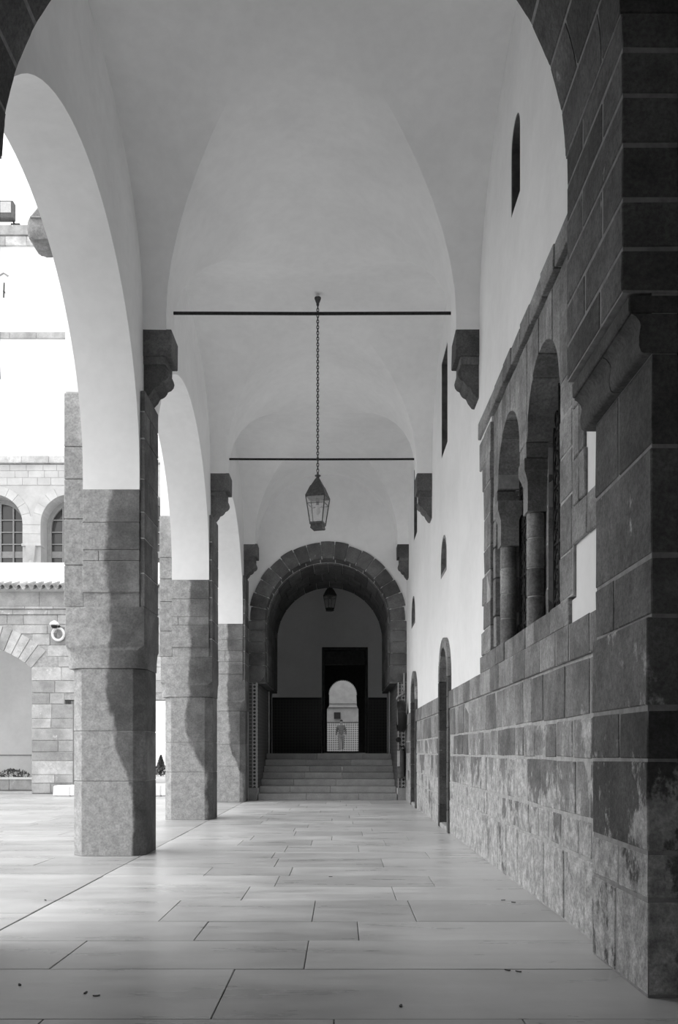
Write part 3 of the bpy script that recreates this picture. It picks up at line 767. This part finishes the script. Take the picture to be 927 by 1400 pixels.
for sgn, w in ((-1, Vector(J['hr'][0])), (1, Vector(J['hl'][0]))):         # fingers and thumb
    pts, es = [], []
    for f in range(5):
        b0 = len(pts)
        if f < 4:
            base = w+Vector((sgn*0.004, -0.022+f*0.015, -0.02)); L = (.075, .085, .08, .062)[f]
            seq = [base, base+Vector((0, -.004, -L*.5)), base+Vector((-sgn*.012, -.012, -L))]; rr = (.0095, .009, .0075)
        else:
            base = w+Vector((-sgn*.005, -.03, .0)); seq = [base, base+Vector((-sgn*.012, -.03, -.02)), base+Vector((-sgn*.018, -.035, -.05))]; rr = (.011, .0095, .008)
        bm = bmesh.new(); atube(bm, [Vector(PL)+p for p in seq], list(rr), 6); fin('finger', bm, M['skin'], body, 60)
sh = {k: J[k] for k in ('wai', 'che', 'nb', 'sr', 'er', 'wr', 'sl', 'el', 'wl')}
sj = {'hem': ((0, 0, .86), (.150, .115)), 'wai': ((0, 0, 1.0), (.142, .11)), 'che': ((0, 0, 1.27), (.155, .12)), 'nb': ((0, 0, 1.435), .068), 'sr': ((-.175, 0, 1.375), .07), 'er': ((-.24, .06, 1.11), .054),
      'wr': ((-.268, .025, .885), .04), 'sl': ((.175, 0, 1.375), .07), 'el': ((.23, .05, 1.11), .054), 'wl': ((.249, -.07, .91), .04)}
SK = list(sj); sx = {k: i for i, k in enumerate(SK)}
skinmesh('sweater', [sj[k] for k in SK], [(sx[a], sx[b]) for a, b in (('hem', 'wai'), ('wai', 'che'), ('che', 'nb'), ('che', 'sr'), ('sr', 'er'), ('er', 'wr'), ('che', 'sl'), ('sl', 'el'), ('el', 'wl'))], M['shirt'], pe, 2, PL)
tj = [((0, 0, 1.0), (.13, .10)), ((0, 0, .88), (.14, .11)), ((-.085, 0, .82), .095), ((-.08, -.10, .50), .074), ((-.07, -.12, .10), .064), ((.085, 0, .82), .095), ((.085, .02, .50), .074), ((.075, .21, .15), .064)]
skinmesh('trousers', tj, [(0, 1), (1, 2), (2, 3), (3, 4), (1, 5), (5, 6), (6, 7)], M['trousers'], pe, 2, PL)
for a, b in ((('ar'), ('tr')), (('al'), ('tl'))):
    p, q = Vector(J[a][0]), Vector(J[b][0]); 
    skinmesh('shoe', [((p.x, p.y+.04, .045), .045), ((q.x, (p.y+q.y)/2, .045), .048), ((q.x, q.y, .035), .035)], [(0, 1), (1, 2)], M['black'], pe, 2, PL)
bm = bmesh.new(); bmesh.ops.create_icosphere(bm, subdivisions=3, radius=1)
for v in bm.verts:
    c = v.co.copy(); v.co = Vector((c.x*.078, c.y*.098, c.z*.085))
    if c.y < -0.35 and c.z < 0.55 or c.z < -0.5: v.co *= 0.80
    v.co += Vector((0.005, -.005, 1.645))+Vector(PL)
fin('hair', bm, M['hair'], pe, 80)
for s in (-1, 1):
    lathe('ear', [(0.004, -.006), (.014, -.004), (.014, .004), (.004, .006)], Vector(PL)+Vector((s*.076+.005, -.015, 1.585)), M['skin'], body, 'x', 8)
    lathe('eye', [(0.003, -.004), (.009, 0), (.003, .004)], Vector(PL)+Vector((s*.028+.005, -.098, 1.60)), M['black'], body, 'y', 8)
bm = bmesh.new(); alathe(bm, [(.016, 1.555), (.013, 1.575), (.006, 1.60)], Vector(PL)+Vector((.005, -.10, 0)), 'z', 8); fin('nose', bm, M['skin'], body, 60)
box('mouth', PL[0]-.018, PL[0]+.028, PL[1]-.101, PL[1]-.09, PL[2]+1.532, PL[2]+1.54, M['shirt'], body)

# ------------------------------------------------------------------ fire hose and extinguisher beside the stairs
hz = empty('fire_hose', (1.38, 19.64, 1.54), 'coiled black fire hose hung beside the stairs over the tiled jamb', 'fire hose')
for i in range(6):
    xx = 1.283+i*0.028; rr = 0.335-abs(i-2.5)*0.012
    pts = [(xx+0.01*math.sin(t*2), 19.65+rr*0.85*math.cos(t), 1.905+rr*1.02*math.sin(t)) for t in [2*PI*j/28 for j in range(28)]]
    tube('hose_loop', pts, 0.024, M['black'], hz, 8, True)
lathe('drum', [(0.06, -0.10), (0.20, -0.095), (0.20, -0.085), (0.08, -0.08), (0.08, 0.08), (0.20, 0.085), (0.20, 0.095), (0.06, 0.10)], (1.36, 19.65, 1.905), M['metal'], hz, 'x', 20)
box('bracket', 1.34, 1.42, 19.68, 20.04, 1.88, 1.93, M['metal'], hz, 0.005)
tube('supply_pipe', [(1.275, 20.0, 2.30), (1.30, 19.98, 2.36), (1.36, 19.97, 2.39), (1.41, 19.97, 2.42), (1.44, 19.97, 2.5), (1.44, 19.97, 2.9)], 0.026, M['metal'], hz, 10)
lathe('valve_wheel', [(0.045, -0.008), (0.06, -0.004), (0.06, 0.004), (0.045, 0.008)], (1.31, 19.95, 1.38), M['iron'], hz, 'y', 16)
fe = empty('fire_extinguisher', (1.38, 19.92, 0.52), 'dark fire extinguisher with a white label on the jamb below the hose', 'extinguisher')
lathe('cylinder', [(0.06, 0.50), (0.075, 0.53), (0.075, 1.08), (0.06, 1.14), (0.025, 1.18), (0.025, 1.22)], (1.355, 19.93, 0), M['shirt'], fe, 'z', 18)
lathe('nozzle_hose', [(0.022, 0.56), (0.022, 1.10)], (1.44, 19.95, 0), M['black'], fe, 'z', 10)
tube('hose', [(1.36, 19.9, 1.21), (1.42, 19.9, 1.24), (1.45, 19.93, 1.18), (1.445, 19.95, 1.08)], 0.016, M['black'], fe)
box('handle', 1.33, 1.38, 19.86, 19.96, 1.22, 1.245, M['black'], fe, 0.004)
box('label_plate', 1.275, 1.335, 19.848, 19.856, 0.78, 1.13, M['strip'], fe, 0.002)
box('label_back', 1.275, 1.36, 19.856, 19.87, 0.75, 1.15, M['shirt'], fe)
box('bracket', 1.33, 1.38, 19.99, 20.04, 0.9, 0.95, M['metal'], fe)

# ------------------------------------------------------------------ water spout on the courtyard side of the arcade
ws = empty('water_spout', (-2.9, 9.85, 6.73), 'stained stone water spout sticking out of the arcade wall above the courtyard', 'spout')
p = [(-2.74, 6.03), (-3.28, 6.03), (-3.44, 5.84), (-3.45, 5.70), (-3.42, 5.60), (-3.34, 5.60), (-2.74, 5.62)]
prism('trough', [(x, z+1.13) for x, z in p], 'y', 9.62, 9.98, M['spout'], ws, 0.03)
box('cap_stone', -3.40, -2.74, 9.60, 10.0, 6.96, 6.975, M['dmortar'], ws)

# ------------------------------------------------------------------ courtyard: gate wall
CY0, CY1 = 23.2, 23.75
GX, GZ, GR = -9.90, 1.32, 2.64; GJ = -8.17; GS = GZ+math.sqrt(GR**2-(GJ-GX)**2)
cw = empty('gate_wall', (-7.6, CY0, 0), 'weathered stone courtyard wall with an arched gateway under a tiled coping', 'wall')
aS = math.atan2(GS-GZ, GJ-GX)
P = [(-15, 0), (2*GX-GJ, 0)]+arc(GX, GZ, GR, PI-aS, aS, 20)+[(GJ, 0), (-7.07, 0), (-7.07, 2.36), (-7.30, 2.36), (-7.30, 2.48), (-3.6, 2.48), (-3.6, 0), (-2.8, 0), (-2.8, 5.2), (-15, 5.2)]
prism('mortar_core', P, 'y', CY0, CY1, M['mortar'], cw, 0, None, True)
zc = [0, 0.27, 0.50, 0.86, 1.10, 1.40, 1.72, 1.98, 2.36, 2.66, 2.98, 3.34, 3.62, 3.92, 4.22, 4.46, 4.73]
for z0, z1 in zip(zc, zc[1:]):
    segs = []
    zm = (z0+z1)/2
    if zm < GS: segs.append((GJ, -7.07 if z1 <= 2.37 else None))
    else:
        t = GR+0.62
        d = math.sqrt(t*t-(zm-GZ)**2) if zm-GZ < t else 0
        segs.append((GX+d if d else -10.2, None))
    for a, b in segs:
        b2 = b if b is not None else -3.2
        if b is None and z0 < 2.48 and z1 > 2.4: b2 = -7.30; 
        xs = widths(a, b2, 0.4, 0.95)
        for p, q in zip(xs, xs[1:]):
            box('stone', p+0.008, q-0.008, CY0-0.02+R.uniform(-.008, .006), CY0+0.1, z0+0.008, z1-0.008, M['court'], cw, 0.008, 0.006)
nv = 10
for i in range(nv):
    a0 = aS+(PI/2+0.1-aS)*i/nv; a1 = aS+(PI/2+0.1-aS)*(i+1)/nv
    prism('voussoir', vous(GX, GZ, GR, GR+0.60, a0+0.004, a1-0.004, 2), 'y', CY0-0.025, CY1, M['court'], cw, 0.006)
# cornice bands
for z0, z1, d in ((4.73, 4.86, 0.05), (4.87, 4.93, 0.09), (4.94, 5.33, 0.04)):
    xs = widths(-11, -2.9, 0.6, 1.1)
    for p, q in zip(xs, xs[1:]): box('cornice_stone', p+0.004, q-0.004, CY0-d, CY0+0.2, z0, z1, M['court'], cw, 0.005)
# sloping whitewashed roof behind the tiles
prism('roof_slope', [(23.2, 5.33), (25.6, 6.30), (25.6, 6.62), (23.2, 5.50)], 'x', -15, -2.8, M['white'], cw)
def tile_mesh():
    bm = bmesh.new(); n = 20; W = 0.215; L = 0.6
    V = []
    for yy, dz in ((0, 0), (L, L*0.30)):
        for off in (0, 0.036):
            V.append([bm.verts.new((-W/2+(W+0.02)*i/n, yy, dz+0.066*math.copysign(abs(math.sin(2*PI*i/n))**0.65, math.sin(2*PI*i/n))+off)) for i in range(n+1)])
    a, b, c, d = V
    for i in range(n):
        for s, t in ((a, b), (b, d), (d, c), (c, a)): bm.faces.new((s[i], s[i+1], t[i+1], t[i]))
    for i in (0, n): bm.faces.new((a[i], b[i], d[i], c[i]))
    bmesh.ops.recalc_face_normals(bm, faces=bm.faces[:])
    me = bpy.data.meshes.new('roof_tile'); bm.to_mesh(me); bm.free()
    for p in me.polygons: p.use_smooth = True
    me.set_sharp_from_angle(angle=0.7); me.materials.append(M['roof_tile']); return me
tm = tile_mesh()
for i in range(34):
    link(bpy.data.objects.new('roof_tile', tm), cw, (-10.3+0.215*i, 22.93+R.uniform(-.012, .012), 5.40))
# gateway behind: roofed recess, planter wall and shrubs
gr = tag(box('wall_gate_recess', -15, -7.75, 27.4, 27.6, 0, 4.6, M['plaster']), kind='structure')
box('rail', -14.9, -8.0, 27.37, 27.4, 0.985, 1.01, M['dmortar'], gr)
tag(box('ceiling_gate_recess', -15, -7.75, CY1, 27.6, 4.4, 4.6, M['plaster']), kind='structure')
tag(box('wall_gate_recess_right', -8.0, -7.75, CY1, 27.6, 0, 4.6, M['plaster']), kind='structure')
pw2 = empty('planter_wall', (-9.5, 25.4, 0), 'low stone planter wall with pale coping inside the arched gateway', 'planter')
for p, q in zip([-13, -11.8, -10.7, -9.6, -8.5], [-11.8, -10.7, -9.6, -8.5, -8.02]):
    box('stone', p+0.005, q-0.005, 25.4, 25.7, 0, 0.30, M['court'], pw2, 0.008); box('coping', p, q-0.003, 25.36, 25.74, 0.30, 0.36, M['white'], pw2, 0.008)
def bush(name, loc, rx, rz, n, label, cat, conic=False, group=None):
    e = empty(name, loc, label, cat, group); bm = bmesh.new(); rr = random.Random(int(loc[0]*100))
    for i in range(n):
        t = rr.uniform(0, 2*PI); h = rr.random(); k = rr.random()**0.4
        rad = rx*k*((1-h*0.95) if conic else math.sqrt(max(0.03, 1-(2*h-1)**2)))
        c = Vector((loc[0]+rad*math.cos(t), loc[1]+rad*math.sin(t), loc[2]+0.05+rz*h))
        u = Vector((rr.gauss(0, 1), rr.gauss(0, 1), rr.gauss(0, 1))).normalized(); v = u.cross(Vector((0.3, 0.2, 1))).normalized()
        s = rr.uniform(0.06, 0.12)*max(rx, 0.6)
        f = [bm.verts.new(p) for p in (c-u*s, c+v*s*0.45, c+u*s, c-v*s*0.45)]; bm.faces.new(f)
    fin('foliage', bm, M['leaf'], e, None)
    for i in range(4):
        a = i*1.6; atop = Vector(loc)+Vector((rx*0.4*math.cos(a), rx*0.4*math.sin(a), rz*0.7))
        tube('stem', [Vector(loc), (Vector(loc)+atop)/2+Vector((0, 0, .05)), atop], [0.03*max(1, rx), 0.02*max(1, rx), 0.008], M['bark'], e, 6)
bush('shrub', (-8.72, 26.45, 0.0), 0.55, 0.72, 700, 'rounded dark shrub behind the planter wall, next to the gate jamb', 'shrub')
bush('shrub', (-9.95, 26.5, 0.0), 0.6, 0.52, 700, 'lower dark shrub behind the planter wall, under the middle of the gate arch', 'shrub')
bush('tree', (-8.20, 40.0, -0.02), 0.36, 0.9, 1400, 'small hazy conical tree seen through the wide courtyard opening', 'tree', True)
# low whitewashed rubble wall
lw = empty('rubble_wall', (-5.5, 21.8, 0), 'low whitewashed rubble kerb in front of the courtyard wall', 'kerb')
xs = widths(-7.12, -3.1, 0.22, 0.42)
for p, q in zip(xs, xs[1:]): box('rubble_stone', p, q+0.004, 21.70, 22.02, 0, 0.30+R.uniform(-.03, .02), M['white'], lw, 0.03, 0.012)
# wall lamp with white hood and looped cable
wp = empty('wall_lamp', (-7.55, 23.15, 4.0), 'white hooded lamp with a loop of white cable on the stone courtyard wall', 'lamp')
bm = bmesh.new(); alathe(bm, [(0.02, 0.10), (0.09, 0.06), (0.13, 0.0), (0.12, -0.02), (0.05, -0.03)], (-7.50, 22.98, 4.44), 'z', 16); fin('hood', bm, M['white'], wp, 50)
lathe('lens', [(0.05, -0.10), (0.08, -0.07), (0.085, -0.02)], (-7.50, 22.98, 4.44), M['black'], wp, 'z', 14)
tube('arm', [(-7.40, 23.2, 4.36), (-7.40, 23.05, 4.40), (-7.46, 22.99, 4.50)], 0.03, M['black'], wp)
tube('cable_loop', [(-7.44+0.15*math.cos(t), 23.10, 4.20+0.16*math.sin(t)) for t in [2*PI*j/20 for j in range(20)]], 0.035, M['white'], wp, 8, True)
box('back_plate', -7.48, -7.30, 23.12, 23.19, 4.05, 4.40, M['dmortar'], wp, 0.01)

# ------------------------------------------------------------------ courtyard: upper facade with arched windows
FY = 27.0
fb = empty('facade_building', (-8, FY, 6.3), 'pale ashlar storey with arched windows above the tiled courtyard wall', 'building')
FR, FZ = 0.90, 8.12; FC = [-10.69, -8.33, -5.97]
P = [(-15, 5.9)]
for c in FC: P += [(c-FR, 5.9)]+arc(c, FZ, FR, PI, 0, 20)+[(c+FR, 5.9)]
P += [(-2.8, 5.9), (-2.8, 9.94), (-15, 9.94)]
prism('wall', P, 'y', FY, FY+0.6, M['facade'], fb, 0, 25, True)
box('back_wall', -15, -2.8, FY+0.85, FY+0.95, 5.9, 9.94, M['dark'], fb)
xs = widths(-13, -2.85, 0.5, 0.9)
for p, q in zip(xs, xs[1:]): box('coping_stone', p+0.004, q-0.004, FY-0.12, FY+0.7, 9.96, 10.17+R.uniform(-0.012, 0.012), M['court'], fb, 0.01)
for z0, z1 in ((9.74, 9.94), (9.53, 9.74), (9.30, 9.53)):
    xs = widths(-12, -2.85, 0.38, 0.52)
    for p, q in zip(xs, xs[1:]): box('ashlar_block', p+0.004, q-0.004, FY-0.02+R.uniform(-.003, .003), FY+0.05, z0+0.004, z1-0.004, M['facade'], fb, 0.004)
for c in FC:
    for i in range(11):
        a0, a1 = PI*i/11, PI*(i+1)/11
        prism('voussoir', vous(c, FZ, FR, FR+0.27, a0+0.004, a1-0.004, 2), 'y', FY-0.018, FY+0.55, M['facade'], fb, 0.004)
    w = box('window', c-FR+0.02, c+FR-0.02, FY+0.62, FY+0.66, 7.20, 7.40, M['frame'], fb)
    bm = bmesh.new()
    aprism(bm, vous(c, FZ, FR-0.14, FR, 0, PI, 20), 'y', FY+0.56, FY+0.64)
    for sx2 in (-1, 1):
        a, b = sorted((c+sx2*(FR-0.14), c+sx2*FR)); abox(bm, a, b, FY+0.56, FY+0.64, 5.9, FZ)
    fin('frame', bm, M['frame'], w)
    for q in (-0.40, 0.0, 0.40):
        zt = FZ+math.sqrt((FR-0.12)**2-q*q); box('mullion', c+q-0.022, c+q+0.022, FY+0.58, FY+0.64, 5.9, zt, M['frame'], w)
    for z in (7.62, 8.0, 8.38, 7.0, 6.6): 
        hw = FR-0.12 if z < FZ else math.sqrt((FR-0.12)**2-(z-FZ)**2)
        box('glazing_bar', c-hw, c+hw, FY+0.585, FY+0.635, z-0.016, z+0.016, M['frame'], w)
    prism('pane', [(c-FR+0.1, 5.9), (c+FR-0.1, 5.9)]+arc(c, FZ, FR-0.1, 0, PI, 20), 'y', FY+0.65, FY+0.665, M['pane'], w)
for a, b in zip(FC, FC[1:]):
    pc = (a+b)/2; hw = (b-a)/2-FR
    for z0, z1 in ((8.08, 8.34), (7.80, 8.08), (7.50, 7.80)): box('pier_block', pc-hw+0.003, pc+hw-0.003, FY-0.02, FY+0.3, z0+0.004, z1-0.004, M['facade'], fb, 0.004)
    box('impost', pc-hw-0.02, pc+hw+0.02, FY-0.06, FY+0.3, 7.42, 7.50, M['facade'], fb, 0.01)
    lathe('capital', [(0.11, 6.95), (0.13, 7.0), (0.16, 7.1), (0.20, 7.36), (0.20, 7.42)], (pc, FY+0.02, 0), M['facade'], fb, 'z', 4, PI/4, 20)
    lathe('colonnette', [(0.10, 5.9), (0.10, 6.98)], (pc, FY+0.02, 0), M['facade'], fb, 'z', 16)
box('terrace_slab', -15, -2.8, 25.6, 31.5, 5.65, 5.94, M['facade'], fb)
for q in (-14.9, -3.3): box('terrace_pier', q, q+0.4, 30.9, 31.4, 0, 5.65, M['facade'], fb)
# ------------------------------------------------------------------ tall white block behind it
TY = 31.0
tb = empty('white_building', (-9, TY, 0), 'tall plain white building with stone bands rising behind the arched storey', 'building')
box('wall', -18, -3.2, TY, TY+0.5, 5.95, 18.94, M['white'], tb)
for nm, z0, z1, d in (('band_stone', 15.68, 15.9, 0.06), ('coping_stone', 18.94, 19.26, 0.10), ('coping_stone', 19.28, 19.62, 0.16)):
    xs = widths(-14, -3.2, 0.7, 1.4)
    for p, q in zip(xs, xs[1:]): box(nm, p+0.004, q-0.004, TY-d, TY+0.3, z0, z1, M['court'], tb, 0.01)
fd = empty('floodlight', (-11.8, TY-0.1, 19.62), 'rectangular floodlight mounted on top of the tall white building', 'floodlight')
box('bracket', -11.62, -11.30, TY-0.12, TY+0.05, 19.62, 19.70, M['iron'], fd, 0.01)
tube('stem', [(-11.5, TY-0.05, 19.68), (-11.55, TY-0.08, 19.82)], 0.03, M['iron'], fd)
bm = bmesh.new(); abox(bm, -12.2, -11.48, TY-0.26, TY+0.02, 19.80, 20.42); bev(bm, 0.03)
fin('housing', bm, M['shirt'], fd)
box('lens', -12.15, -11.55, TY-0.275, TY-0.26, 19.98, 20.36, M['strip'], fd, 0.005)
sl = empty('signal_mast', (-11.9, TY-0.1, 17.1), 'thin dark rod with a small pale cap on the tall white wall', 'rod')
tube('rod', [(-11.88, TY-0.08, 17.10), (-11.86, TY-0.08, 17.62)], 0.022, M['iron'], sl)
tube('cap', [(-12.05, TY-0.08, 17.86), (-11.88, TY-0.08, 17.96), (-11.72, TY-0.08, 17.86)], 0.03, M['metal'], sl)
box('clip', -11.90, -11.86, TY-0.09, TY-0.001, 17.3, 17.34, M['iron'], sl)

# ------------------------------------------------------------------ a few dry leaves on the paving
for (px, py) in ((688, 1231), (702, 1234), (694, 1327), (709, 1329), (452, 1199), (132, 1362), (117, 1358), (27, 1347), (548, 1376), (62, 1231)):
    Y = 1200*E/(py-1027); X = (px-466)*Y/1200
    bm = bmesh.new(); n = 7; t0 = R.uniform(0, 6)
    top = [bm.verts.new((X+0.017*math.cos(t0)*math.cos(t)-0.007*math.sin(t0)*math.sin(t), Y+0.017*math.sin(t0)*math.cos(t)+0.007*math.cos(t0)*math.sin(t), 0.004+0.003*math.cos(t)**2)) for t in [2*PI*i/n for i in range(n)]]
    bot = [bm.verts.new((v.co.x, v.co.y, 0.002)) for v in top]
    bm.faces.new(top); bm.faces.new(bot[::-1])
    for i in range(n): bm.faces.new((top[i], bot[i], bot[(i+1) % n], top[(i+1) % n]))
    tag(fin('dry_leaf', bm, M['wood']), 'small dark dry leaf lying on the paving', 'leaf', 'dry leaves on the paving')
